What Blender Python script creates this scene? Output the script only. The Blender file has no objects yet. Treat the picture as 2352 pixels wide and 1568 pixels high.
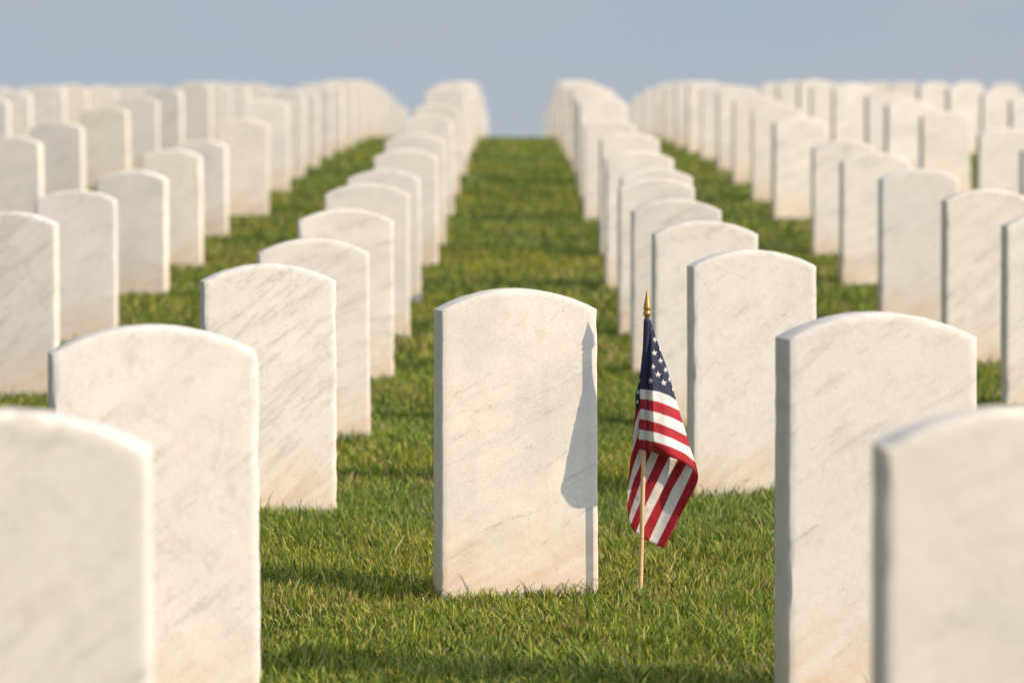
import bpy, bmesh, math, random
import numpy as np
from mathutils import Vector, Matrix

random.seed(7)
rng = np.random.default_rng(11)
S = bpy.context.scene
col = S.collection
R = math.radians

# ---------------------------------------------------------------- lens model
F = 9000.0            # focal length in units of a 2352 px wide frame
CX, HY = 1176.0, 318.0  # principal column and eye level in that frame
STONE_W = 0.33

def depth_of(w):
    return F * STONE_W / w

# ---------------------------------------------------------------- terrain
_D = np.array([-30, 0, 4, 6.25, 8.25, 9.9, 12.1, 14.2, 16.6, 18.5, 21, 22.5, 25, 27.8, 31, 34, 37, 42, 45, 52, 60, 75, 100, 150, 400, 3000.])
_Z = np.array([-.955, -.955, -.955, -.956, -.956, -.939, -.894, -.845, -.795, -.722, -.636, -.566, -.468, -.352, -.240, -.163, -.105, -.022, .018, -.02, -.15, -.46, -1.0, -2.0, -4.0, -6.0])
_t = np.arange(-30, 400, 0.05)
_Z = _Z - 0.024
_z = np.interp(_t, _D, _Z)
_k = np.exp(-0.5 * (np.arange(-40, 41) / 14.0) ** 2); _k /= _k.sum()
_z = np.convolve(np.pad(_z, 40, mode='edge'), _k, mode='valid')

def ground(x, y):
    x = np.asarray(x, float); y = np.asarray(y, float)
    z = np.where(y < 395, np.interp(y, _t, _z), np.interp(y, _D, _Z))
    z = z - 0.05 * np.clip((-x - 2.2) / 3.0, 0, 1) * np.clip((y - 24) / 12, 0, 1)
    a = np.clip((y - 2) / 6, 0, 1)
    z = z + a * (0.005 * np.sin(x * 3.1 + 0.7 * y) * np.sin(y * 2.3 - x * 1.1 + 1) + 0.004 * np.sin(x * 7.3 + 2) * np.sin(y * 5.1 + x))
    return z

# ---------------------------------------------------------------- materials
def new_mat(name):
    m = bpy.data.materials.new(name); m.use_nodes = True
    nt = m.node_tree
    for n in list(nt.nodes): nt.nodes.remove(n)
    out = nt.nodes.new('ShaderNodeOutputMaterial')
    return m, nt, out

class NB:
    def __init__(s, nt): s.nt = nt
    def n(s, t, **k):
        nd = s.nt.nodes.new(t)
        for a, v in k.items(): setattr(nd, a, v)
        return nd
    def l(s, a, b): s.nt.links.new(a, b)
    def math(s, op, a, b=None, clamp=False):
        nd = s.n('ShaderNodeMath', operation=op, use_clamp=clamp)
        for i, v in enumerate((a, b)):
            if v is None: continue
            if isinstance(v, (int, float)): nd.inputs[i].default_value = v
            else: s.l(v, nd.inputs[i])
        return nd.outputs[0]
    def ramp(s, f, stops):
        nd = s.n('ShaderNodeValToRGB'); cr = nd.color_ramp
        while len(cr.elements) < len(stops): cr.elements.new(0.5)
        for e, (p, c) in zip(cr.elements, stops):
            e.position = p; e.color = c if len(c) == 4 else (*c, 1)
        s.l(f, nd.inputs[0]); return nd.outputs[0]
    def mix(s, f, a, b, mode='MIX'):
        nd = s.n('ShaderNodeMix', data_type='RGBA', blend_type=mode)
        for i, v in ((0, f), (6, a), (7, b)):
            if isinstance(v, (int, float)): nd.inputs[i].default_value = v
            elif isinstance(v, tuple): nd.inputs[i].default_value = (*v, 1) if len(v) == 3 else v
            else: s.l(v, nd.inputs[i])
        return nd.outputs[2]
    def noise(s, vec, scale, detail=4, rough=0.55, dist=0.0):
        nd = s.n('ShaderNodeTexNoise'); nd.inputs['Scale'].default_value = scale
        nd.inputs['Detail'].default_value = detail; nd.inputs['Roughness'].default_value = rough
        nd.inputs['Distortion'].default_value = dist
        s.l(vec, nd.inputs['Vector']); return nd.outputs['Fac']

def marble(name='weathered_marble', lines=(), lw=0.0016, lcol=(0.36, 0.31, 0.25), lstr=0.8, quiet=1.0):
    m, nt, out = new_mat(name); b = NB(nt)
    tc = b.n('ShaderNodeTexCoord').outputs['Object']
    oi = b.n('ShaderNodeObjectInfo').outputs['Random']
    # shift the pattern from stone to stone
    off = b.n('ShaderNodeVectorMath', operation='SCALE'); off.inputs[0].default_value = (37, 53, 71)
    b.l(oi, off.inputs['Scale'])
    add = b.n('ShaderNodeVectorMath', operation='ADD'); b.l(tc, add.inputs[0]); b.l(off.outputs[0], add.inputs[1])
    P = add.outputs[0]
    # diagonal frame for the veins
    mp = b.n('ShaderNodeMapping', vector_type='TEXTURE'); cb = b.n('ShaderNodeCombineXYZ')
    rr_ = b.math('FRACT', b.math('MULTIPLY', oi, 17.31))
    b.l(b.math('ADD', b.math('MULTIPLY', rr_, R(30) if quiet == 1 else 0.0), R(-42) if quiet == 1 else R(-27)), cb.inputs[1]); b.l(cb.outputs[0], mp.inputs['Rotation'])
    mp.inputs['Scale'].default_value = (3.4, 1.6, 0.62)
    b.l(P, mp.inputs['Vector']); V = mp.outputs[0]
    warm = (0.755, 0.69, 0.61); cool = (0.725, 0.685, 0.64)
    c = b.mix(b.math('MULTIPLY', b.noise(P, 3.2, 3), 1.0), warm, cool)
    tone = b.ramp(b.math('FRACT', b.math('MULTIPLY', oi, 3.3)), [(0, (0.90, 0.89, 0.89)), (0.35, (0.98, 0.965, 0.955)), (0.6, (1.03, 1.015, 1.0)), (1, (0.99, 0.95, 0.89))])
    c = b.mix(1.0, c, tone, 'MULTIPLY')
    big = b.ramp(b.noise(P, 5.5, 5, 0.62), [(0.42, (0, 0, 0)), (0.7, (1, 1, 1))])
    c = b.mix(b.math('MULTIPLY', big, b.math('ADD', b.math('MULTIPLY', rr_, 0.35), 0.2)), c, (0.50, 0.475, 0.45))
    # soft clouds
    cl = b.ramp(b.noise(V, 11, 5, 0.6), [(0.48, (0, 0, 0)), (0.75, (1, 1, 1))])
    c = b.mix(b.math('MULTIPLY', cl, 0.30), c, (0.48, 0.455, 0.43))
    # thin veins: the ridge of a distorted noise, broken up by a second one
    vn = b.noise(V, 5.0, 7, 0.66, 0.3)
    ridge = b.math('SUBTRACT', 1.0, b.math('MULTIPLY', b.math('ABSOLUTE', b.math('SUBTRACT', vn, 0.5)), 40), clamp=True)
    dens = b.math('SUBTRACT', b.math('MULTIPLY', b.math('FRACT', b.math('MULTIPLY', oi, 7.7)), 0.13), 0.075)
    brk = b.ramp(b.math('ADD', b.noise(V, 18, 5, 0.7), dens), [(0.48, (0, 0, 0)), (0.6, (1, 1, 1))])
    vein = b.math('MULTIPLY', ridge, brk)
    c = b.mix(b.math('MULTIPLY', vein, 0.27 * quiet), c, (0.33, 0.28, 0.22))
    soft = b.math('SUBTRACT', 1.0, b.math('MULTIPLY', b.math('ABSOLUTE', b.math('SUBTRACT', vn, 0.5)), 12), clamp=True)
    c = b.mix(b.math('MULTIPLY', b.math('MULTIPLY', soft, brk), 0.30 * quiet), c, (0.42, 0.39, 0.36))
    mo = b.ramp(b.noise(P, 26, 5, 0.72, 0.4), [(0.53, (0, 0, 0)), (0.70, (1, 1, 1))])
    c = b.mix(b.math('MULTIPLY', mo, b.math('ADD', b.math('MULTIPLY', b.math('SUBTRACT', 1, rr_), 0.3), 0.12)), c, (0.42, 0.385, 0.34))
    oc = b.ramp(b.noise(P, 24, 5, 0.7), [(0.55, (0, 0, 0)), (0.72, (1, 1, 1))])
    c = b.mix(b.math('MULTIPLY', oc, 0.34), c, (0.58, 0.475, 0.33))
    # small pits and lichen specks
    sp = b.ramp(b.noise(V, 75, 4, 0.75), [(0.585, (0, 0, 0)), (0.66, (1, 1, 1))])
    gate = b.ramp(b.noise(V, 17, 3, 0.6), [(0.5, (0, 0, 0)), (0.68, (1, 1, 1))])
    sp2 = b.math('MULTIPLY', sp, gate)
    c = b.mix(b.math('MULTIPLY', sp2, 0.7), c, (0.27, 0.21, 0.14))
    pt = b.ramp(b.noise(P, 170, 2, 0.6), [(0.70, (0, 0, 0)), (0.735, (1, 1, 1))])
    c = b.mix(b.math('MULTIPLY', pt, 0.55), c, (0.30, 0.24, 0.16))
    gr = b.ramp(b.noise(P, 420, 2, 0.8), [(0.3, (0.91, 0.90, 0.87)), (0.5, (1, 1, 1)), (0.7, (1.09, 1.09, 1.09))])
    c = b.mix(1.0, c, gr, 'MULTIPLY')
    if lines:
        # veins that are seen on this particular slab
        wob = b.n('ShaderNodeTexNoise'); wob.inputs['Scale'].default_value = 26; wob.inputs['Detail'].default_value = 5; b.l(P, wob.inputs['Vector'])
        w1 = b.n('ShaderNodeVectorMath', operation='SUBTRACT'); b.l(wob.outputs['Color'], w1.inputs[0]); w1.inputs[1].default_value = (.5, .5, .5)
        w2 = b.n('ShaderNodeVectorMath', operation='MULTIPLY'); b.l(w1.outputs[0], w2.inputs[0]); w2.inputs[1].default_value = (.02, 0, .02)
        w3 = b.n('ShaderNodeVectorMath', operation='MULTIPLY_ADD'); b.l(tc, w3.inputs[0]); w3.inputs[1].default_value = (1, 0, 1); b.l(w2.outputs[0], w3.inputs[2])
        q = w3.outputs[0]; dmin = None
        for pl in lines:
            for (ax, az), (bx, bz) in zip(pl, pl[1:]):
                L2 = (bx - ax) ** 2 + (bz - az) ** 2
                s1 = b.n('ShaderNodeVectorMath', operation='SUBTRACT'); b.l(q, s1.inputs[0]); s1.inputs[1].default_value = (ax, 0, az)
                dt = b.n('ShaderNodeVectorMath', operation='DOT_PRODUCT'); b.l(s1.outputs[0], dt.inputs[0]); dt.inputs[1].default_value = ((bx - ax) / L2, 0, (bz - az) / L2)
                hh = b.math('MULTIPLY', dt.outputs['Value'], 1.0, clamp=True)
                sc = b.n('ShaderNodeVectorMath', operation='SCALE'); sc.inputs[0].default_value = (bx - ax, 0, bz - az); b.l(hh, sc.inputs['Scale'])
                s2 = b.n('ShaderNodeVectorMath', operation='SUBTRACT'); b.l(s1.outputs[0], s2.inputs[0]); b.l(sc.outputs[0], s2.inputs[1])
                ln = b.n('ShaderNodeVectorMath', operation='LENGTH'); b.l(s2.outputs[0], ln.inputs[0])
                dmin = ln.outputs['Value'] if dmin is None else b.math('MINIMUM', dmin, ln.outputs['Value'])
        bk2 = b.ramp(b.noise(P, 48, 5, 0.7), [(0.4, (.12, .12, .12)), (0.62, (1, 1, 1))])
        th = b.math('SUBTRACT', 1.0, b.math('DIVIDE', dmin, lw), clamp=True)
        wd2 = b.math('SUBTRACT', 1.0, b.math('DIVIDE', dmin, lw * 6), clamp=True)
        c = b.mix(b.math('MULTIPLY', b.math('MULTIPLY', wd2, bk2), lstr * .35), c, (0.45, 0.42, 0.39))
        c = b.mix(b.math('MULTIPLY', b.math('MULTIPLY', th, bk2), lstr), c, lcol)
    # drip streaks under the top on some stones
    mp2 = b.n('ShaderNodeMapping'); mp2.inputs['Scale'].default_value = (38, 20, 2.2); b.l(P, mp2.inputs['Vector'])
    st = b.ramp(b.noise(mp2.outputs[0], 1, 4, 0.6), [(0.52, (0, 0, 0)), (0.8, (1, 1, 1))])
    sg = b.ramp(oi, [(0.35, (0, 0, 0)), (1, (1, 1, 1))])
    c = b.mix(b.math('MULTIPLY', b.math('MULTIPLY', st, sg), 0.22), c, (0.45, 0.42, 0.38))
    # soil stain along the foot
    sx = b.n('ShaderNodeSeparateXYZ'); b.l(tc, sx.inputs[0]); z = sx.outputs['Z']
    zz = b.math('ADD', z, b.math('MULTIPLY', b.math('SUBTRACT', b.noise(P, 14, 4), 0.5), 0.13))
    foot = b.ramp(zz, [(0.0, (1, 1, 1)), (0.06, (0.8, 0.8, 0.8)), (0.19, (0, 0, 0))])
    fn = b.ramp(b.noise(mp.outputs[0], 22, 5, 0.65), [(0.38, (0.25, 0.25, 0.25)), (0.66, (1, 1, 1))])
    c = b.mix(b.math('MULTIPLY', b.math('MULTIPLY', foot, fn), 0.8), c, (0.60, 0.42, 0.235))
    bs = b.n('ShaderNodeBsdfPrincipled'); b.l(c, bs.inputs['Base Color'])
    bs.inputs['Roughness'].default_value = 0.62
    bs.inputs['Specular IOR Level'].default_value = 0.35
    bp = b.n('ShaderNodeBump'); bp.inputs['Strength'].default_value = 0.32; bp.inputs['Distance'].default_value = 0.0012
    h = b.math('ADD', b.noise(P, 260, 3, 0.7), b.math('MULTIPLY', b.noise(P, 45, 3), 1.2))
    h = b.math('SUBTRACT', h, b.math('MULTIPLY', sp2, 2.0)); h = b.math('SUBTRACT', h, b.math('MULTIPLY', vein, 0.8))
    b.l(h, bp.inputs['Height']); b.l(bp.outputs[0], bs.inputs['Normal'])
    b.l(bs.outputs[0], out.inputs[0]); return m

def simple(name, c, rough=0.6, metal=0.0, nscale=None, var=0.15, vec_scale=(1, 1, 1), sheen=0.0):
    m, nt, out = new_mat(name); b = NB(nt)
    bs = b.n('ShaderNodeBsdfPrincipled')
    bs.inputs['Roughness'].default_value = rough; bs.inputs['Metallic'].default_value = metal
    if sheen: bs.inputs['Sheen Weight'].default_value = sheen
    if nscale:
        mp = b.n('ShaderNodeMapping'); mp.inputs['Scale'].default_value = vec_scale
        b.l(b.n('ShaderNodeTexCoord').outputs['Object'], mp.inputs['Vector'])
        f = b.noise(mp.outputs[0], nscale, 4)
        cc = b.ramp(f, [(0.3, tuple(x * (1 - var) for x in c)), (0.7, tuple(min(1, x * (1 + var)) for x in c))])
        b.l(cc, bs.inputs['Base Color'])
        bp = b.n('ShaderNodeBump'); bp.inputs['Strength'].default_value = 0.2; bp.inputs['Distance'].default_value = 0.001
        b.l(f, bp.inputs['Height']); b.l(bp.outputs[0], bs.inputs['Normal'])
    else:
        bs.inputs['Base Color'].default_value = (*c, 1)
    b.l(bs.outputs[0], out.inputs[0]); return m

def cloth(name, c):
    m, nt, out = new_mat(name); b = NB(nt)
    tc = b.n('ShaderNodeTexCoord').outputs['Object']
    f = b.noise(tc, 60, 4)
    cc = b.ramp(f, [(0.25, tuple(x * 0.88 for x in c)), (0.75, tuple(min(1, x * 1.06) for x in c))])
    bs = b.n('ShaderNodeBsdfPrincipled'); bs.inputs['Roughness'].default_value = 0.75
    b.l(cc, bs.inputs['Base Color'])
    bp = b.n('ShaderNodeBump'); bp.inputs['Strength'].default_value = 0.8; bp.inputs['Distance'].default_value = 0.005
    b.l(b.noise(tc, 30, 4), bp.inputs['Height']); b.l(bp.outputs[0], bs.inputs['Normal'])
    tr = b.n('ShaderNodeBsdfTranslucent'); b.l(cc, tr.inputs['Color'])
    mx = b.n('ShaderNodeMixShader'); mx.inputs[0].default_value = 0.16
    b.l(bs.outputs[0], mx.inputs[1]); b.l(tr.outputs[0], mx.inputs[2]); b.l(mx.outputs[0], out.inputs[0]); return m

def grass_mat():
    m, nt, out = new_mat('grass_blade'); b = NB(nt)
    at = b.n('ShaderNodeAttribute'); at.attribute_name = 'blade_tint'
    bs = b.n('ShaderNodeBsdfPrincipled'); bs.inputs['Roughness'].default_value = 0.5
    bs.inputs['Specular IOR Level'].default_value = 0.3
    b.l(at.outputs['Color'], bs.inputs['Base Color'])
    tr = b.n('ShaderNodeBsdfTranslucent'); b.l(at.outputs['Color'], tr.inputs['Color'])
    mx = b.n('ShaderNodeMixShader'); mx.inputs[0].default_value = 0.33
    b.l(bs.outputs[0], mx.inputs[1]); b.l(tr.outputs[0], mx.inputs[2]); b.l(mx.outputs[0], out.inputs[0]); return m

def turf_mat():
    m, nt, out = new_mat('turf'); b = NB(nt)
    tc = b.n('ShaderNodeTexCoord').outputs['Object']
    a = b.ramp(b.noise(tc, 1.6, 5), [(0.35, (0.045, 0.075, 0.012)), (0.6, (0.075, 0.10, 0.018)), (0.8, (0.12, 0.12, 0.03))])
    c = b.mix(b.math('MULTIPLY', b.noise(tc, 55, 4), 0.8), a, (0.035, 0.045, 0.015))
    bs = b.n('ShaderNodeBsdfPrincipled'); bs.inputs['Roughness'].default_value = 1.0; bs.inputs['Specular IOR Level'].default_value = 0.05
    b.l(c, bs.inputs['Base Color'])
    bp = b.n('ShaderNodeBump'); bp.inputs['Distance'].default_value = 0.02
    b.l(b.noise(tc, 90, 4), bp.inputs['Height']); b.l(bp.outputs[0], bs.inputs['Normal'])
    b.l(bs.outputs[0], out.inputs[0]); return m

M_MARBLE = marble()
def _hv(pts): return [(((1050 + x / 2.071) / 1.0612 - 1193.5) * .33 / 357, (1362 - (683 + y / 2.071) / 1.0612) * .33 / 357) for x, y in pts]
M_HERO = marble('veined_marble', [_hv(p) for p in (
    [(105, 545), (210, 490), (300, 425)], [(440, 565), (560, 535), (690, 480), (820, 400)], [(110, 760), (190, 715)],
    [(70, 1365), (180, 1300), (250, 1270), (290, 1210), (390, 1170), (490, 1145), (640, 1085)], [(570, 1285), (650, 1230), (710, 1180), (835, 1110)],
    [(530, 935), (610, 885), (700, 825)], [(690, 975), (840, 890)], [(390, 778), (450, 750)], [(580, 640), (700, 560)], [(200, 640), (240, 610)])], quiet=0.3)
def _bv(pts): return [((1168.5 + .3846 * x - 1734) * .33 / 285, (1135 - 141.3 - .3846 * y) * .33 / 285) for x, y in pts]
M_CRACK = marble('cracked_marble', [_bv([(1125, 1225), (1150, 1290), (1180, 1315)]), _bv([(1205, 1180), (1300, 1235), (1400, 1272)])], lw=0.0020, lcol=(.33, .27, .20), lstr=.5)
M_GRASS = grass_mat()
M_TURF = turf_mat()
M_WOOD = simple('pale_wood', (0.60, 0.40, 0.19), 0.55, 0, 14, 0.22, (6, 6, 0.6))
M_BRASS = simple('dull_gold_paint', (0.36, 0.235, 0.075), 0.42, 0.7, 60, 0.12)
M_NAVY = cloth('navy_cloth', (0.014, 0.018, 0.055))
M_RED = cloth('red_cloth', (0.36, 0.004, 0.012))
M_WHITE = cloth('white_cloth', (0.70, 0.665, 0.62))
M_SEAM = cloth('seam_thread', (0.35, 0.33, 0.3))
M_LEAF = simple('broad_leaf', (0.11, 0.17, 0.02), 0.45, 0, 80, 0.2)
M_KNOT = simple('wood_knot', (0.22, 0.13, 0.06), 0.7, 0, 30, 0.2)

def link(name, me, mats, parent=None, smooth=False):
    if not isinstance(mats, (list, tuple)): mats = [mats]
    for m in mats: me.materials.append(m)
    if smooth:
        me.polygons.foreach_set('use_smooth', [True] * len(me.polygons))
    o = bpy.data.objects.new(name, me); col.objects.link(o)
    if parent: o.parent = parent
    return o

# ---------------------------------------------------------------- ground sheet
def axis(segs):
    out = []
    for a, b, st in segs: out += list(np.arange(a, b, st))
    out.append(segs[-1][1]); return np.array(out)
gx = axis([(-2500, -300, 200), (-300, -40, 20), (-40, -12, 2), (-12, -4, .5), (-4, 4, .12), (4, 12, .5), (12, 40, 2), (40, 300, 20), (300, 2500, 200)])
gy = axis([(-300, -20, 20), (-20, 0, 2), (0, 5, .5), (5, 16, .12), (16, 50, .3), (50, 80, 1.5), (80, 300, 10), (300, 3000, 150)])
X, Y = np.meshgrid(gx, gy)
Z = ground(X, Y)
nx, ny = len(gx), len(gy)
verts = np.stack([X, Y, Z], -1).reshape(-1, 3)
ii = np.arange(nx * ny).reshape(ny, nx)
faces = np.stack([ii[:-1, :-1], ii[:-1, 1:], ii[1:, 1:], ii[1:, :-1]], -1).reshape(-1, 4)
me = bpy.data.meshes.new('ground'); me.from_pydata(verts.tolist(), [], faces.tolist())
g = link('ground', me, M_TURF, smooth=True); g['kind'] = 'structure'; g['label'] = 'gently rising turf that crests behind the headstones'

# ---------------------------------------------------------------- headstones
def stone_mesh(w, h, seed, below=0.12, t=0.10, detail=1):
    r = random.Random(seed)
    hw = w / 2; sag = w * 0.13
    Rr = (hw * hw + sag * sag) / (2 * sag); a0 = math.asin(hw / Rr)
    pts = []
    taper = w * 0.010
    nside = 26 if detail else 8
    nb = 6
    for i in range(nb + 1):
        pts.append((-hw - taper * .3 + (w + taper * 1.6) * i / nb, -below))
    H = h - sag
    for i in range(1, nside):
        f = i / nside; pts.append((hw + taper * 1.3 * (1 - f), -below + (H + below) * f))
    na = 28 if detail else 14
    for i in range(na + 1):
        a = a0 - 2 * a0 * i / na
        pts.append((Rr * math.sin(a), H + Rr * math.cos(a) - Rr * math.cos(a0)))
    for i in range(nside - 1, 0, -1):
        f = i / nside; pts.append((-hw - taper * .3 * (1 - f), -below + (H + below) * f))
    jit = 0.0005 if detail else 0.0
    n = len(pts)
    P2 = np.array(pts)
    e = np.roll(P2, -1, 0) - P2
    nrm = np.stack([e[:, 1], -e[:, 0]], 1); nrm /= np.linalg.norm(nrm, axis=1)[:, None]
    vn = nrm + np.roll(nrm, 1, 0); vn /= np.maximum(1e-6, (vn * (nrm + np.roll(nrm, 1, 0))).sum(1) / 2)[:, None]  # mitred outward normal
    inward = -vn
    rs = np.random.default_rng(seed)
    bev = 0.0042
    wear = (rs.random(n) < .16) * rs.uniform(.0005, .0036 if seed != 3 else .0018, n) if detail else np.zeros(n)
    if detail and seed != 3: wear = np.where((rs.random(n) < .05) & (np.abs(P2[:, 0]) > hw - .002), rs.uniform(.003, .006, n), wear)
    wearb = (rs.random(n) < .10) * rs.uniform(.0006, .0022, n) if detail else np.zeros(n)
    jj = rs.normal(0, .00035, n) if detail else np.zeros(n)
    rings = []
    for ins, y, ww in ((0, bev, .6), (.29 * bev, .29 * bev, 1), (bev, 0, .7), (bev + .012, 0, 0)):
        q = P2 + inward * (ins + (jj if ins < .01 else 0) + wear * ww)[:, None] if ins < .01 else P2 + inward * ins
        rings.append(np.stack([q[:, 0], np.full(n, -t / 2 + y) + (wear * .8 * (ww > .8)), q[:, 1]], 1))
    for ins, y, ww in ((bev + .012, 0, 0), (bev, 0, .7), (.29 * bev, .29 * bev, 1), (0, bev, .6)):
        q = P2 + inward * (ins + wearb * ww)[:, None] if ins < .01 else P2 + inward * ins
        rings.append(np.stack([q[:, 0], np.full(n, t / 2 - y), q[:, 1]], 1))
    order = [3, 2, 1, 0, 7, 6, 5, 4]
    vs = np.concatenate([rings[k] for k in order]); fs = []
    for rr in range(7):
        for k in range(n):
            a, b2 = rr * n + k, rr * n + (k + 1) % n
            fs.append((a, a + n, b2 + n, b2))
    fs.append(tuple(range(n))); fs.append(tuple(range(7 * n, 8 * n))[::-1])
    me = bpy.data.meshes.new('headstone'); me.from_pydata(vs.tolist(), [], fs)
    bm = bmesh.new(); bm.from_mesh(me); bmesh.ops.recalc_face_normals(bm, faces=bm.faces); bm.to_mesh(me); bm.free()
    for p in me.polygons: p.use_smooth = True
    me.set_sharp_from_angle(angle=R(50))
    return me

STONES = []
GROUPN = 'white marble headstones set out in rows'
def stone(xl, xr, top, yaw, label, wd=None, seed=0, lean=0.0, detail=1, mat=None):
    """xl, xr: front face edges; top: apex; all in the survey frame. wd: width that gives the depth."""
    w = xr - xl
    D = depth_of(wd or w)
    width = w * D / F / math.cos(R(yaw))
    xc = ((xl + xr) / 2 - CX) * D / F
    # centre of the block sits half its thickness behind the front face
    cx = xc - 0.05 * math.sin(R(yaw)); cy = D + 0.05 * math.cos(R(yaw))
    zg = float(ground(cx, cy))
    if top is None: h = 0.66 + random.uniform(-.018, .018)
    else: h = (HY - top) * D / F - zg
    h = max(0.56, min(0.75, h))
    me = stone_mesh(width, h, seed, detail=detail)
    o = link('headstone', me, mat or M_MARBLE)
    o.location = (cx, cy, zg); o.rotation_euler = (R(lean * .4), R(lean), R(yaw))
    o['label'] = label; o['category'] = 'headstone'; o['group'] = GROUPN
    STONES.append((cx, cy, width, R(yaw)))
    return o

ORD = ['', 'first', 'second', 'third', 'fourth', 'fifth', 'sixth', 'seventh', 'eighth', 'ninth', 'tenth', 'eleventh', 'twelfth',
       'thirteenth', 'fourteenth', 'fifteenth', 'sixteenth', 'seventeenth', 'eighteenth', 'nineteenth', 'twentieth', 'twenty-first', 'twenty-second']

stone(1015, 1372, 665, 11.0, 'sharply seen marble headstone alone in the aisle beside the flag, flag shadow on its face', seed=3, mat=M_HERO)

# (xl, xr, top, yaw, wd)
A = [(-350, 342, 950, 3.2, None), (125, 592, 750, 10.3, None), (470, 770, 607, 10.7, 301), (597, 848, 549, 7.4, 250), (686, 903, 480, 5.6, 212), (747, 940, 422, 4, 184),
     (797, 966, 390, 2, 165), (857, 1004, 343, -1, 144), (883, 1022, 308, 0, 135), (926, 1041, None, 0, 119), (946, 1054, None, 1, 110),
     (974, 1070, None, 0, 98), (991, 1078, None, 1, 89), (1006, 1086, None, 0, 81), (1021, 1094, None, 2, 74), (1034, 1101, None, 0, 67),
     (1046, 1107, None, 0, 61), (1056, 1112, None, 0, 56), (1066, 1117, None, 0, 51), (1074, 1121, None, 0, 47)]
B = [(2028, 2718, 942, 3, None), (1808, 2248, 720, 10.2, None), (1592, 1877, 575, 7.4, 287), (1503, 1741, 508, 4, 243), (1453, 1657, 458, 2.5, 208),
     (1422, 1595, 410, 2.5, 182), (1426, 1591, 387, 3, 170), (1392, 1548, 347, 3, 157), (1380, 1515, 305, 5, 139), (1342, 1461, 276, 4, 122),
     (1333, 1441, 224, 5, 110), (1326, 1429, None, 4, 103), (1316, 1412, None, 4, 96), (1301, 1389, None, 3, 88), (1293, 1373, None, 4, 80),
     (1284, 1358, None, 4, 74), (1274, 1341, None, 3, 67), (1267, 1328, None, 3, 61), (1261, 1317, None, 3, 56), (1255, 1306, None, 3, 51), (1249, 1295, None, 3, 47)]
def col_left(k, ws, jit=0):   # right edge fixed
    return [(CX - k * w - w, CX - k * w, None, yaw, w) for w, yaw in ws]
def col_right(k, ws):
    return [(CX + k * w, CX + k * w + w, None, yaw, w) for w, yaw in ws]
L2 = [(-92, 128, 487, -2, 222), (80, 265, 437, 0, 186), (219, 379, 391, -6, 160), (323, 461, 343, -3, 145), (394, 519, 322, -4, 130), (494, 615, 274, -1, 119)] \
     + col_left(4.79, [(107, -1), (100, -1), (93, 0), (86.6, 0), (81, -2), (76, 1), (71, 0), (66, 0), (62, 0), (58, 0), (54, 0), (50, 0)])
L3 = [(-40, 94, 314, -5, 129), (70, 190, 280, -5, 118), (189, 294, 245, -5, 105), (264, 361, 222, -5, 97)] \
     + col_left(8.38, [(90.6, -6), (82.5, -4), (77, 0), (72, 0), (67, 0), (62, 0), (58, 0), (54, 0), (50, 0)])
L4 = [(-80, 17, 224, -5, 97), (-24, 69, 209, -3, 92.6)] + col_left(11.95, [(86, -2), (81.7, -1), (76, 0), (71, 0), (67, 0), (62, 0), (58, 0), (54, 0), (50, 0)])
L5 = col_left(15.5, [(74, -2), (69, 0), (64, 0), (60, 0), (56, 0), (52, 0), (48, 0)])
L6 = col_left(19.1, [(60, 0), (56, 0), (52, 0), (48, 0)])
R2 = [(2310, 2541, 490, 4, 229), (2172, 2375, 435, 5, 203), (2024, 2203, 389, 3, 177), (1934, 2091, 351, 4, 154), (1868, 2010, 322, 3, 138), (1778, 1899, 268, 6, 121)] \
     + col_right(4.94, [(112, 4), (103, 5), (96, 5), (88, 3), (82, 4), (76, 3), (71, 4), (66, 3), (61, 3), (56, 3), (51, 3)])
R3 = [(2350, 2488, 330, 6, 138), (2247, 2373, 295, 5, 126), (2118, 2229, 256, 8, 111), (2037, 2138, 229, 10, 101), (1992, 2088, 212, 10, 96)] \
     + col_right(8.5, [(87, 10), (81, 9), (77.5, 9), (72, 5), (67, 5), (62, 4), (57, 4), (52, 4)])
R4 = [(2322, 2417, 221, 8, 95), (2255, 2344, 205, 10, 89), (2180, 2263, 192, 10, 83)] + col_right(12.06, [(77.6, 10), (72, 5), (67, 5), (62, 4), (57, 4), (52, 4)])
R5 = col_right(15.64, [(76, 4), (70, 6), (65, 6), (60, 4), (56, 4), (52, 4)])
R6 = col_right(19.2, [(61, 4), (56, 4), (52, 4), (48, 4)])

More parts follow.
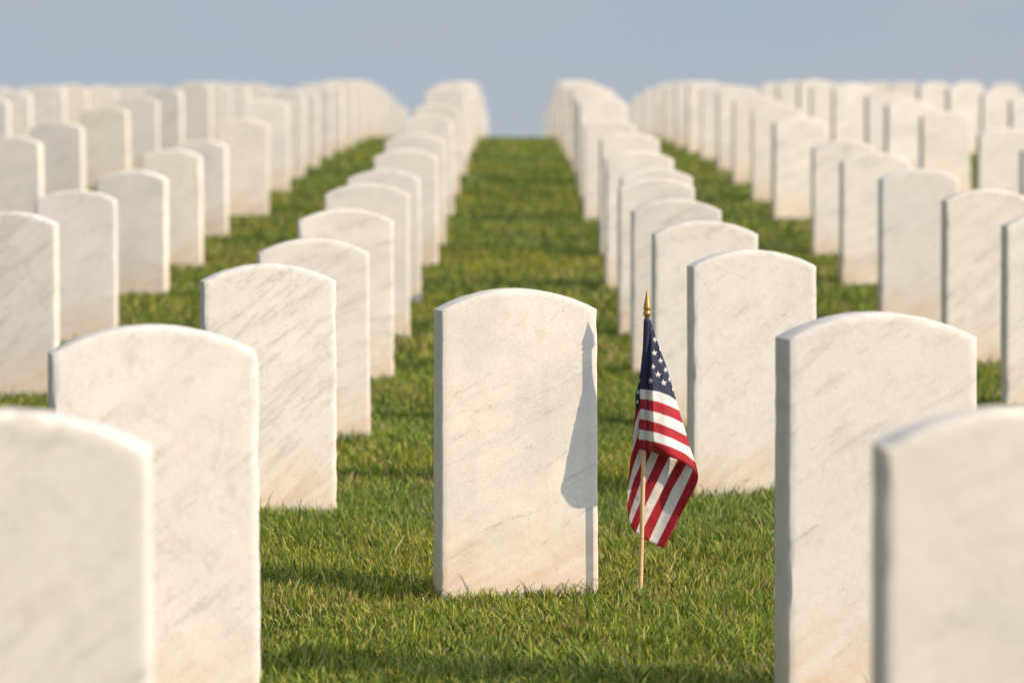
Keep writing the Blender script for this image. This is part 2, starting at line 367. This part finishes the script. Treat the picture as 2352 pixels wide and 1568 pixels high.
SPECIAL = {
 ('A', 1): 'blurred pale headstone cut off by the bottom left corner of the photo',
 ('A', 2): 'large speckled headstone behind the blurred bottom left corner one',
 ('A', 3): 'brightly lit headstone with dense grey diagonal veins, left of the aisle',
 ('B', 1): 'blurred headstone cut off by the bottom right corner of the photo',
 ('B', 2): 'large plain headstone with a wide shaded left side, right of the flag',
 ('B', 3): 'headstone with a short crack near its top, directly behind the flag cloth',
}
NAMES = {'A': "line beside the aisle's left edge", 'B': "line beside the aisle's right edge"}
for _k, _o in ((2, 'second'), (3, 'third'), (4, 'fourth'), (5, 'fifth'), (6, 'sixth')):
    NAMES[f'L{_k}'] = f'{_o} line left of the aisle'; NAMES[f'R{_k}'] = f'{_o} line right of the aisle'
sd = 100
for key, rows in (('A', A), ('B', B), ('L2', L2), ('L3', L3), ('L4', L4), ('L5', L5), ('L6', L6), ('R2', R2), ('R3', R3), ('R4', R4), ('R5', R5), ('R6', R6)):
    for i, (xl, xr, top, yaw, wd) in enumerate(rows):
        sd += 1
        lab = SPECIAL.get((key, i + 1), f'marble headstone, {ORD[i+1]} from the front in the {NAMES[key]}')
        big = (wd or xr - xl) > 130
        if not big: yaw += random.uniform(-2.5, 2.5)
        stone(xl, xr, top, yaw, lab, wd, sd, lean=random.uniform(-.15, .15) if big else random.uniform(-.9, .9), detail=1 if big else 0, mat=M_CRACK if (key, i) == ('B', 2) else None)

# ---------------------------------------------------------------- the flag
C0 = depth_of(357)
def PT(px, py, dy=0.0):
    """survey point at the pole's depth, dy metres nearer (-) or farther (+)"""
    D = C0 - 0.023 + dy
    return Vector(((px - CX) * D / F, D, (HY - py) * D / F))
pole_base = PT(1470.5, 1372, 0.003)
root = bpy.data.objects.new('grave_flag', None); col.objects.link(root)
root.location = pole_base; root.empty_display_size = 0.05
root['label'] = 'small hand flag of stars and stripes on a gold-tipped wooden stick by the middle headstone'
root['category'] = 'flag'

def lathe_along(name, p0, p1, prof, mat, seg=20, mats=None, midx=None):
    ax = (p1 - p0); L = ax.length; ax.normalize()
    u = ax.orthogonal().normalized(); v = ax.cross(u)
    vs, fs, mi = [], [], []
    for t, r in prof:
        c = p0 + ax * (L * t)
        for k in range(seg):
            a = 2 * math.pi * k / seg
            vs.append(tuple(c + (u * math.cos(a) + v * math.sin(a)) * r - pole_base))
    for i in range(len(prof) - 1):
        for k in range(seg):
            a, b = i * seg + k, i * seg + (k + 1) % seg
            fs.append((a, b, b + seg, a + seg)); mi.append(midx[i] if midx else 0)
    fs.append(tuple(range(seg))[::-1]); fs.append(tuple(range((len(prof) - 1) * seg, len(prof) * seg)))
    mi += [0, 0]
    me = bpy.data.meshes.new(name); me.from_pydata(vs, [], fs)
    o = link(name, me, mats or mat, root, smooth=True)
    for p, m in zip(me.polygons, mi): p.material_index = m
    return o
pole_top = PT(1486.2, 731, -0.006)
below = pole_base - (pole_top - pole_base).normalized() * 0.08
pr = 0.0049
prof = [(0, pr), (0.1, pr), (0.185, pr * 1.0), (0.19, pr * 1.04), (0.192, pr * .93), (0.196, pr * 1.02), (0.25, pr), (0.30, pr * .97), (0.305, pr * 1.05), (0.308, pr * .95), (0.312, pr), (0.6, pr * .98), (0.98, pr * .96), (1, pr * .9)]
lathe_along('stick', below, pole_top, prof, None, mats=[M_WOOD, M_KNOT], midx=[0, 0, 0, 1, 0, 0, 0, 0, 1, 0, 0, 0, 0])
tip = PT(1486.6, 663, -0.0065)
fin_base = PT(1486.2, 735, -0.006)
hp = [(735, 5.0), (732, 5.6), (730, 5.6), (728, 6.0), (725, 8.0), (721, 9.3), (718, 9.3), (715, 8.2), (713.5, 6.6), (712, 6.6), (711, 8.2), (709, 9.2), (706, 8.9), (698, 7.2), (688, 5.2), (677, 2.8), (668, 1.1), (663, 0.15)]
lathe_along('finial', fin_base, tip, [((735 - y) / 72, r * C0 / F) for y, r in hp], M_BRASS, seg=24)

# -- cloth: strips between neighbouring polylines, each strip one stripe of cloth
def resample(pl, n):
    pl = [Vector(p) for p in pl]
    d = [0]
    for a, b in zip(pl, pl[1:]): d.append(d[-1] + (b - a).length)
    out = []
    for i in range(n):
        s = d[-1] * i / (n - 1); j = 0
        while j < len(d) - 2 and d[j + 1] < s: j += 1
        f = (s - d[j]) / max(1e-9, d[j + 1] - d[j]); out.append(pl[j].lerp(pl[j + 1], f))
    # soften the corners a little
    for _ in range(2):
        out = [out[0]] + [(out[i - 1] + out[i] * 2 + out[i + 1]) / 4 for i in range(1, n - 1)] + [out[-1]]
    return out
c5 = lambda x, y: (1375.8 + .2283 * x, 640.8 + .2283 * y)
c6 = lambda x, y: (1375.8 + .2524 * x, 980 + .2524 * y)

def build_cloth(name, lines, mats_idx, depth_fn, nsub=6, n=30, stars=None, thick=0.0006, seam=None):
    """lines: polylines (survey px); strip i lies between line i and i+1 and takes material mats_idx[i]"""
    rs = [resample(l, n) for l in lines]
    vs, fs, mi = [], [], []
    rows = []
    for i in range(len(rs) - 1):
        for s in range(nsub + (1 if i == len(rs) - 2 else 0)):
            f = s / nsub
            rows.append(([a.lerp(b, f) for a, b in zip(rs[i], rs[i + 1])], i))
    for pts, _ in rows:
        for p in pts: vs.append(tuple(PT(p.x, p.y, depth_fn(p.x, p.y)) - pole_base))
    for r in range(len(rows) - 1):
        for k in range(n - 1):
            a = r * n + k; fs.append((a, a + 1, a + n + 1, a + n)); mi.append(mats_idx[rows[r][1]])
    nv = len(vs)
    if stars:
        for sx, sy, sr, rot, sq in stars:
            c = len(vs); vs.append(tuple(PT(sx, sy, depth_fn(sx, sy) - 0.0014) - pole_base))
            for k in range(10):
                a = rot + math.pi * k / 5; rr = sr if k % 2 == 0 else sr * 0.40
                px, py = sx + rr * math.sin(a) * sq, sy - rr * math.cos(a)
                vs.append(tuple(PT(px, py, depth_fn(px, py) - 0.0014) - pole_base))
            for k in range(10):
                fs.append((c, c + 1 + k, c + 1 + (k + 1) % 10)); mi.append(2)
    if seam:
        for (x0, y0, x1, y1) in seam:
            m = 20
            for q in range(m + 1):
                f = q / m; px, py = x0 + (x1 - x0) * f, y0 + (y1 - y0) * f
                for w in (-.35, .35): vs.append(tuple(PT(px + w, py, depth_fn(px, py) - 0.001) - pole_base))
                if q: b = len(vs) - 4; fs.append((b, b + 1, b + 3, b + 2)); mi.append(3)
    me = bpy.data.meshes.new(name); me.from_pydata(vs, [], fs)
    o = link(name, me, [M_NAVY, M_RED, M_WHITE, M_SEAM], root, smooth=True)
    for p, m in zip(me.polygons, mi): p.material_index = m
    sol = o.modifiers.new('thickness', 'SOLIDIFY'); sol.thickness = thick; sol.offset = 0
    return o

def sleeve(px, py):            # pole centre column at this height
    return 1470.5 + (1372 - py) * (15.7 / 641)
def d_front(px, py):
    u = (px - sleeve(px, py)) / 110.0      # across the cloth from the pole
    t = max(0, min(1, (py - 740) / 340))
    px2m = C0 / F
    dxm = (px - sleeve(px, py)) * px2m
    tube = math.sqrt(max(0.0, 0.0066 ** 2 - min(abs(dxm), .0066) ** 2))
    base = -tube - 0.001 if dxm < .0066 else -0.001
    wl = 15 + 105 * max(0, min(1, (py - 740) / 350))
    uu = max(0, (px - sleeve(px, py) - 5) / wl)
    rise = min(1, uu / .18); rise = rise * rise * (3 - 2 * rise)
    fall = 1 - max(0, min(1, (uu - .25) / .75)) ** 1.5
    hem = max(0, min(1, (py - 1000 - 45 * uu) / 32)); bulge = -0.066 * t ** 1.1 * rise * fall * (1 - .42 * hem * hem * (1 - uu * .6))
    ripple = 0.006 * math.sin(uu * 9 + py * .012) * min(1, uu * 4) * t
    tilt = 0.003 - 0.009 * max(0, min(1, (1372 - py) / 641))
    return base + bulge + ripple + tilt
# horizontal boundaries of the front fold, left to right
top_l = [c5(452, 398), c5(490, 396), c5(520, 415)]
n0 = [c5(446, 560), c5(500, 560), c5(568, 570)]
n1 = [c5(440, 700), c5(520, 700), c5(612, 700)]
n2 = [c5(424, 850), c5(540, 850), c5(672, 858)]
n3 = [c5(413, 980), c5(540, 985), c5(640, 1000), c5(716, 1010)]
b1 = [c5(413, 1105), c5(470, 1110), c5(600, 1130), c5(700, 1168), c5(778, 1222)]
b2 = [c5(411, 1205), c5(470, 1208), c5(600, 1235), c5(700, 1272), c5(806, 1322)]
b3 = [c5(410, 1305), c5(470, 1312), c5(600, 1345), c5(740, 1395), c5(846, 1450)]
b4 = [c5(407, 1405), c5(470, 1415), c5(600, 1450), c5(760, 1515), c5(884, 1580)]
b5 = [c6(360, 22), c6(410, 28), c6(540, 55), c6(680, 110), c6(826, 185)]
b6 = [c6(360, 112), c6(410, 118), c6(520, 138), c6(660, 185), c6(780, 240), c6(878, 322)]
b7 = [c6(360, 203), c6(420, 210), c6(520, 240), c6(640, 272), c6(740, 308), c6(850, 372), c6(906, 440)]
def S5(x, y, r=34, rot=0.0, sq=1.0):
    p = c5(x, y); return (p[0], p[1], r * .2283, rot, sq)
stars = [S5(560, 612, 36, .15, .85), S5(613, 706, 32, .1, .35), S5(555, 745, 36, -.05), S5(615, 823, 36, .1, .95), S5(540, 884, 34, .1, .9),
         S5(668, 915, 34, -.25, .7), S5(592, 962, 38, .1), S5(707, 1010, 32, -.2, .4), S5(518, 1022, 33, .1, .9), S5(648, 1045, 40, -.05),
         S5(742, 1108, 32, -.2, .3), S5(530, 498, 8, 0, .8)]
p0 = c5(474, 1112); p1 = c6(413, 205)
build_cloth('front_fold', [top_l, n0, n1, n2, n3, b1, b2, b3, b4, b5, b6, b7], [0, 0, 0, 0, 0, 2, 1, 2, 1, 2, 1], d_front, nsub=4, n=36,
            stars=stars, seam=[(p0[0], p0[1], p1[0], p1[1])])

# rear fold: steep stripes hanging behind the stick, left to right
def d_rear(px, py):
    s = sleeve(px, py); u = (px - s) / 100.0
    t = max(0, min(1, (py - 900) / 250))
    v = 0.012 + 0.018 * t + 0.004 * math.sin(u * 7 + py * .02)
    if u < 0: v -= 0.010 * min(1, -u / .2) * (1 - t) * 1.0
    if px > 1560:                          # meets the front fold at the right hand corner
        k = min(1, (px - 1560) / 45); v = v * (1 - k) + (-0.006) * k
    return v - 0.004
nav = build_cloth('star_fold', [
    [c5(425, 900), c5(398, 1030), c5(382, 1120), c5(366, 1180), c5(362, 1250), c5(376, 1322)],
    [c5(440, 900), c5(440, 1030), c5(440, 1120), c5(440, 1180), c5(440, 1270), c5(440, 1335)]], [0], lambda x, y: 0.010, nsub=5, n=20,
    stars=[S5(410, 1030, 34, .2, .45), S5(396, 1140, 32, .2, .5), S5(386, 1235, 30, .1, .6)])
rear_lines = [
    [c5(368, 1298), c5(355, 1420), c5(343, 1520), c6(318, 60), c6(290, 240), c6(275, 400), c6(258, 560)][:4],
    [c5(402, 1330), c5(372, 1420), c5(347, 1520), c6(322, 60)],
    [c6(430, -80), c6(362, 50), c6(330, 150), c6(289, 270)],
    [c6(440, 60), c6(367, 205), c6(320, 330), c6(290, 440), c6(258, 585)],
    [c6(432, 208), c6(400, 290), c6(365, 375), c6(325, 460), c6(298, 545), c6(275, 640), c6(259, 705)],
    [c6(478, 233), c6(415, 365), c6(365, 545), c6(322, 655), c6(290, 760), c6(268, 855)],
    [c6(549, 245), c6(480, 400), c6(415, 540), c6(365, 710), c6(325, 800), c6(286, 896)],
    [c6(638, 268), c6(540, 470), c6(415, 730), c6(365, 885), c6(330, 966)],
    [c6(716, 296), c6(620, 490), c6(510, 710), c6(409, 912), c6(385, 992)],
    [c6(797, 338), c6(660, 575), c6(560, 800), c6(450, 1042)],
    [c6(860, 380), c6(775, 565), c6(660, 800), c6(523, 1075)],
    [c6(902, 425), c6(906, 470), c6(880, 545), c6(800, 690), c6(720, 850), c6(650, 985), c6(592, 1104)],
]
build_cloth('rear_fold', rear_lines, [1, 2, 1, 2, 1, 2, 1, 2, 1, 2, 1], d_rear, nsub=4, n=34)

# ---------------------------------------------------------------- little broad-leaved weed at the stick's foot
def leaf(cx, cy, cz, L, W, az, lift):
    vs, fs = [], []
    n = 7
    for i in range(n + 1):
        f = i / n; w = W * math.sin(math.pi * min(.98, f * .9 + .08)) ** .8
        rr = L * f; zz = cz + math.sin(lift) * rr - 0.25 * rr * rr / L * .8
        x = cx + math.cos(az) * rr * math.cos(lift); y = cy + math.sin(az) * rr * math.cos(lift)
        for s, d in ((-1, .0025), (0, 0), (1, .0025)):
            vs.append((x - math.sin(az) * w * s, y + math.cos(az) * w * s, zz + d))
    for i in range(n):
        for k in (0, 1):
            a = i * 3 + k; fs.append((a, a + 1, a + 4, a + 3))
    return vs, fs
wb = PT(1475, 1374, -0.06); wz = float(ground(wb.x, wb.y))
V, Fs = [], []
for az, L, W, lf, z0 in ((R(262), .018, .0075, -.5, .0255), (R(170), .014, .005, .0, .010), (R(5), .014, .005, .0, .010), (R(80), .02, .007, .5, .02)):
    v, f = leaf(0, 0.008 if z0 > .021 else 0, z0, L, W, az, lf); b = len(V); V += v; Fs += [tuple(q + b for q in x) for x in f]
b = len(V); V += [(-.0006, .008, 0), (.0006, .008, 0), (.0006, .008, .034), (-.0006, .008, .034)]; Fs.append((b, b + 1, b + 2, b + 3))
me = bpy.data.meshes.new('weed'); me.from_pydata(V, [], Fs)
wd_ = link('broadleaf_weed', me, M_LEAF, smooth=True); wd_.location = (wb.x, wb.y, wz)
wd_['label'] = 'tiny broad-leaved weed in the grass at the foot of the flag stick'; wd_['category'] = 'weed'

# ---------------------------------------------------------------- grass blades (one object, uncountable)
def vnoise(x, y, s, seed):
    r = np.random.default_rng(seed).random((256, 256))
    x = x * s + 1000; y = y * s + 1000
    xi = np.floor(x).astype(int); yi = np.floor(y).astype(int); fx = x - xi; fy = y - yi
    fx = fx * fx * (3 - 2 * fx); fy = fy * fy * (3 - 2 * fy)
    g = lambda a, b: r[a % 256, b % 256]
    return (g(xi, yi) * (1 - fx) + g(xi + 1, yi) * fx) * (1 - fy) + (g(xi, yi + 1) * (1 - fx) + g(xi + 1, yi + 1) * fx) * fy

def scatter(y0, y1, dens, margin, side=0.145):
    n = int(dens * (y1 - y0) * (side * (y0 + y1) + 2 * margin))
    y = rng.uniform(y0, y1, n); half = side * y + margin
    x = rng.uniform(-1, 1, n) * (side * y1 + margin)
    k = np.abs(x) < half
    return x[k], y[k]
parts = []
def band(y0, y1, dens, margin, hgt, wid, tall=0.03):
    x, y = scatter(y0, y1, dens, margin)
    cl = np.clip(vnoise(x, y, 2.2, 1) * .45 + vnoise(x, y, 13, 2) * .55 + (vnoise(x, y, 5, 21) - .5) * .35, 0, 1)
    keep = rng.random(len(x)) < 0.55 + .6 * cl
    x, y, cl = x[keep], y[keep], cl[keep]
    n = len(x)
    h = hgt * (0.28 + 1.15 * cl) * rng.uniform(.6, 1.35, n)
    tallm = rng.random(n) < tall
    h = np.where(tallm, h * rng.uniform(1.25, 1.9, n), h)
    w = wid * rng.uniform(.6, 1.3, n) * np.where(rng.random(n) < .07, 1.8, 1)
    parts.append((x, y, h, w, cl))
band(4.6, 6.6, 1500, .3, .034, .0040)
band(6.6, 10.6, 19000, .12, .034, .0029, .04)
band(10.6, 14.5, 8500, .12, .033, .0042)
band(14.5, 22, 3000, .2, .032, .0065)
band(22, 34, 1100, .3, .032, .011)
band(34, 49, 500, .3, .032, .018)
# taller uncut blades hugging the feet of the near stones
for (sx, sy, sw, yaw) in STONES:
    if sy > 15 or sy < 6: continue
    for side, cnt in (('f', 150), ('l', 50), ('r', 50)):
        u = rng.uniform(-.5, .5, cnt); off = rng.gamma(2., .006, cnt)
        if side == 'f': lx, ly = u * (sw + .02), -0.05 - off
        elif side == 'l': lx, ly = -sw / 2 - off, u * .1
        else: lx, ly = sw / 2 + off, u * .1
        x = sx + lx * math.cos(yaw) - ly * math.sin(yaw); y = sy + lx * math.sin(yaw) + ly * math.cos(yaw)
        h = rng.uniform(.03, .052, cnt) * np.where(rng.random(cnt) < .13, rng.uniform(1.2, 1.55, cnt), 1)
        parts.append((x, y, h, rng.uniform(.0018, .0034, cnt), np.full(cnt, .5)))
x = np.concatenate([p[0] for p in parts]); y = np.concatenate([p[1] for p in parts]); h = np.concatenate([p[2] for p in parts])
w = np.concatenate([p[3] for p in parts]); cl = np.concatenate([p[4] for p in parts])
n = len(x); print('blades', n)
z = ground(x, y) - 0.004
az = rng.uniform(0, 2 * np.pi, n)                      # facing of the blade
bend_dir = vnoise(x, y, 2.5, 5) * 5 + rng.normal(0, 1.7, n) + 2.2
bend = h * np.abs(rng.normal(.55, .32, n))
dx, dy = np.cos(az), np.sin(az)
bx, by = np.cos(bend_dir) * bend, np.sin(bend_dir) * bend
v = np.empty((n, 7, 3), np.float32)
def ring(i, f, wf, up):
    px = x + bx * f * f; py = y + by * f * f; pz = z + h * up
    v[:, i, 0] = px - dx * w * wf; v[:, i, 1] = py - dy * w * wf; v[:, i, 2] = pz
    v[:, i + 1, 0] = px + dx * w * wf; v[:, i + 1, 1] = py + dy * w * wf; v[:, i + 1, 2] = pz
ring(0, 0, .42, 0); ring(2, .45, .5, .45); ring(4, .78, .34, .76)
v[:, 6, 0] = x + bx; v[:, 6, 1] = y + by; v[:, 6, 2] = z + h * (1 - .18 * np.clip(bend / h, 0, 1.5))
base = (np.arange(n) * 7)[:, None]
quads = np.concatenate([base + np.array([0, 1, 3, 2]), base + np.array([2, 3, 5, 4])], 1).reshape(-1, 2, 4)
tris = (base + np.array([4, 5, 6]))
loops = np.concatenate([quads.reshape(n, 8), tris], 1).ravel().astype(np.int32)
lens = np.tile(np.array([4, 4, 3]), n); starts = np.concatenate([[0], np.cumsum(lens)[:-1]]).astype(np.int32)
gm = bpy.data.meshes.new('grass')
gm.vertices.add(n * 7); gm.vertices.foreach_set('co', v.ravel())
gm.loops.add(len(loops)); gm.loops.foreach_set('vertex_index', loops)
gm.polygons.add(n * 3); gm.polygons.foreach_set('loop_start', starts)
gm.update(calc_edges=True)
# blade colours: greens with straw among them, in patches
green = np.array([[.165, .235, .022], [.26, .305, .038], [.075, .14, .017], [.34, .345, .055]])
straw = np.array([[.46, .37, .13], [.55, .45, .21], [.36, .31, .08]])
ci = rng.integers(0, 4, n); c = green[ci] * rng.uniform(.55, 1.4, n)[:, None]
patch = vnoise(x, y, 1.7, 8) * .6 + vnoise(x, y, 6, 9) * .4
ps = np.clip((patch - .5) * 1.0, .02, .4) + .035 + .05 * (cl < .4)
is_s = rng.random(n) < ps
c = np.where(is_s[:, None], straw[rng.integers(0, 3, n)] * rng.uniform(.7, 1.1, n)[:, None], c)
tint = vnoise(x, y, 0.9, 12)[:, None]
c = c * (1 + (tint - .5) * np.array([.5, .2, .1]))
cc = np.ones((n, 7, 4), np.float32); cc[:, :, :3] = c[:, None, :]
cc[:, 0:2, :3] = (c * .5 + np.array([.09, .10, .03]) * .5)[:, None, :]      # sheath toned down at the foot for contrast among the blades
cc[:, 6, :3] = c * .7 + np.array([.32, .28, .1]) * .3                        # dry tip
ca = gm.color_attributes.new('blade_tint', 'FLOAT_COLOR', 'POINT'); ca.data.foreach_set('color', cc.ravel())
go = link('grass', gm, M_GRASS, smooth=True)
go['kind'] = 'stuff'; go['label'] = 'short green lawn grass flecked with straw'; go['category'] = 'grass'

# ---------------------------------------------------------------- camera
cam = bpy.data.cameras.new('camera'); co = bpy.data.objects.new('camera', cam); col.objects.link(co)
co.location = (0, 0, 0); co.rotation_euler = (R(90), 0, 0)
cam.sensor_width = 36; cam.lens = 36 * F / 2352
cam.shift_y = -(784 - HY) / 2352
cam.clip_start = 0.1; cam.clip_end = 6000
cam.dof.use_dof = True; cam.dof.focus_distance = C0; cam.dof.aperture_fstop = 5.1
S.camera = co

# ---------------------------------------------------------------- light
EL, AZ = 28.0, 25.0        # elevation; swing of the sun from the right towards the viewer
sdir = Vector((math.cos(R(AZ)) * math.cos(R(EL)), -math.sin(R(AZ)) * math.cos(R(EL)), math.sin(R(EL))))
sl = bpy.data.lights.new('sun', 'SUN'); sl.energy = 4.6; sl.angle = R(0.5); sl.color = (1.0, 0.83, 0.615)
so = bpy.data.objects.new('sun', sl); col.objects.link(so)
so.rotation_euler = sdir.to_track_quat('Z', 'Y').to_euler()
W = bpy.data.worlds.new('World'); S.world = W; W.use_nodes = True
nt = W.node_tree; b = NB(nt)
bg = nt.nodes['Background']
sky = b.n('ShaderNodeTexSky', sky_type='NISHITA'); sky.sun_disc = False
sky.sun_elevation = R(EL); sky.sun_rotation = math.atan2(sdir.x, sdir.y)
sky.altitude = 200; sky.air_density = 1.0; sky.dust_density = 1.0; sky.ozone_density = 1.5
# look a little higher into the sky dome: the hazy band at the true horizon lies below this hilltop
tcw = b.n('ShaderNodeTexCoord').outputs['Generated']
va = b.n('ShaderNodeVectorMath', operation='ADD'); b.l(tcw, va.inputs[0]); va.inputs[1].default_value = (0, 0, 0.22)
vn_ = b.n('ShaderNodeVectorMath', operation='NORMALIZE'); b.l(va.outputs[0], vn_.inputs[0])
b.l(vn_.outputs[0], sky.inputs[0])
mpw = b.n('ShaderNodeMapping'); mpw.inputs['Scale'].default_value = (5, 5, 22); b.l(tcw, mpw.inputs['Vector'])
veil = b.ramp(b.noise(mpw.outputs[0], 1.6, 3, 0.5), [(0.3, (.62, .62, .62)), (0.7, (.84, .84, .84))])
# thin high cloud greying the blue; boosted toward the sun, out of view, as added fill for shaded stone
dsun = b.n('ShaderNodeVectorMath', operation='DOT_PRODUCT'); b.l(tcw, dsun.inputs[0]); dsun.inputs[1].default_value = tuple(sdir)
fill_glow = b.n('ShaderNodeMapRange', interpolation_type='SMOOTHSTEP'); b.l(dsun.outputs['Value'], fill_glow.inputs[0])
fill_glow.inputs[1].default_value = 0.0; fill_glow.inputs[2].default_value = 1.05
vc = b.mix(fill_glow.outputs[0], (3.25, 3.36, 3.46), (13.0, 14.4, 17.0))
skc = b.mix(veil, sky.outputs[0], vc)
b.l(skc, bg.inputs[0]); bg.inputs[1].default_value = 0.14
S.view_settings.view_transform = 'Standard'; S.view_settings.look = 'None'
S.view_settings.exposure = 0.07; S.view_settings.gamma = 1
S.render.engine = 'CYCLES'
S.cycles.max_bounces = 6; S.cycles.transparent_max_bounces = 4
S.cycles.use_denoising = True
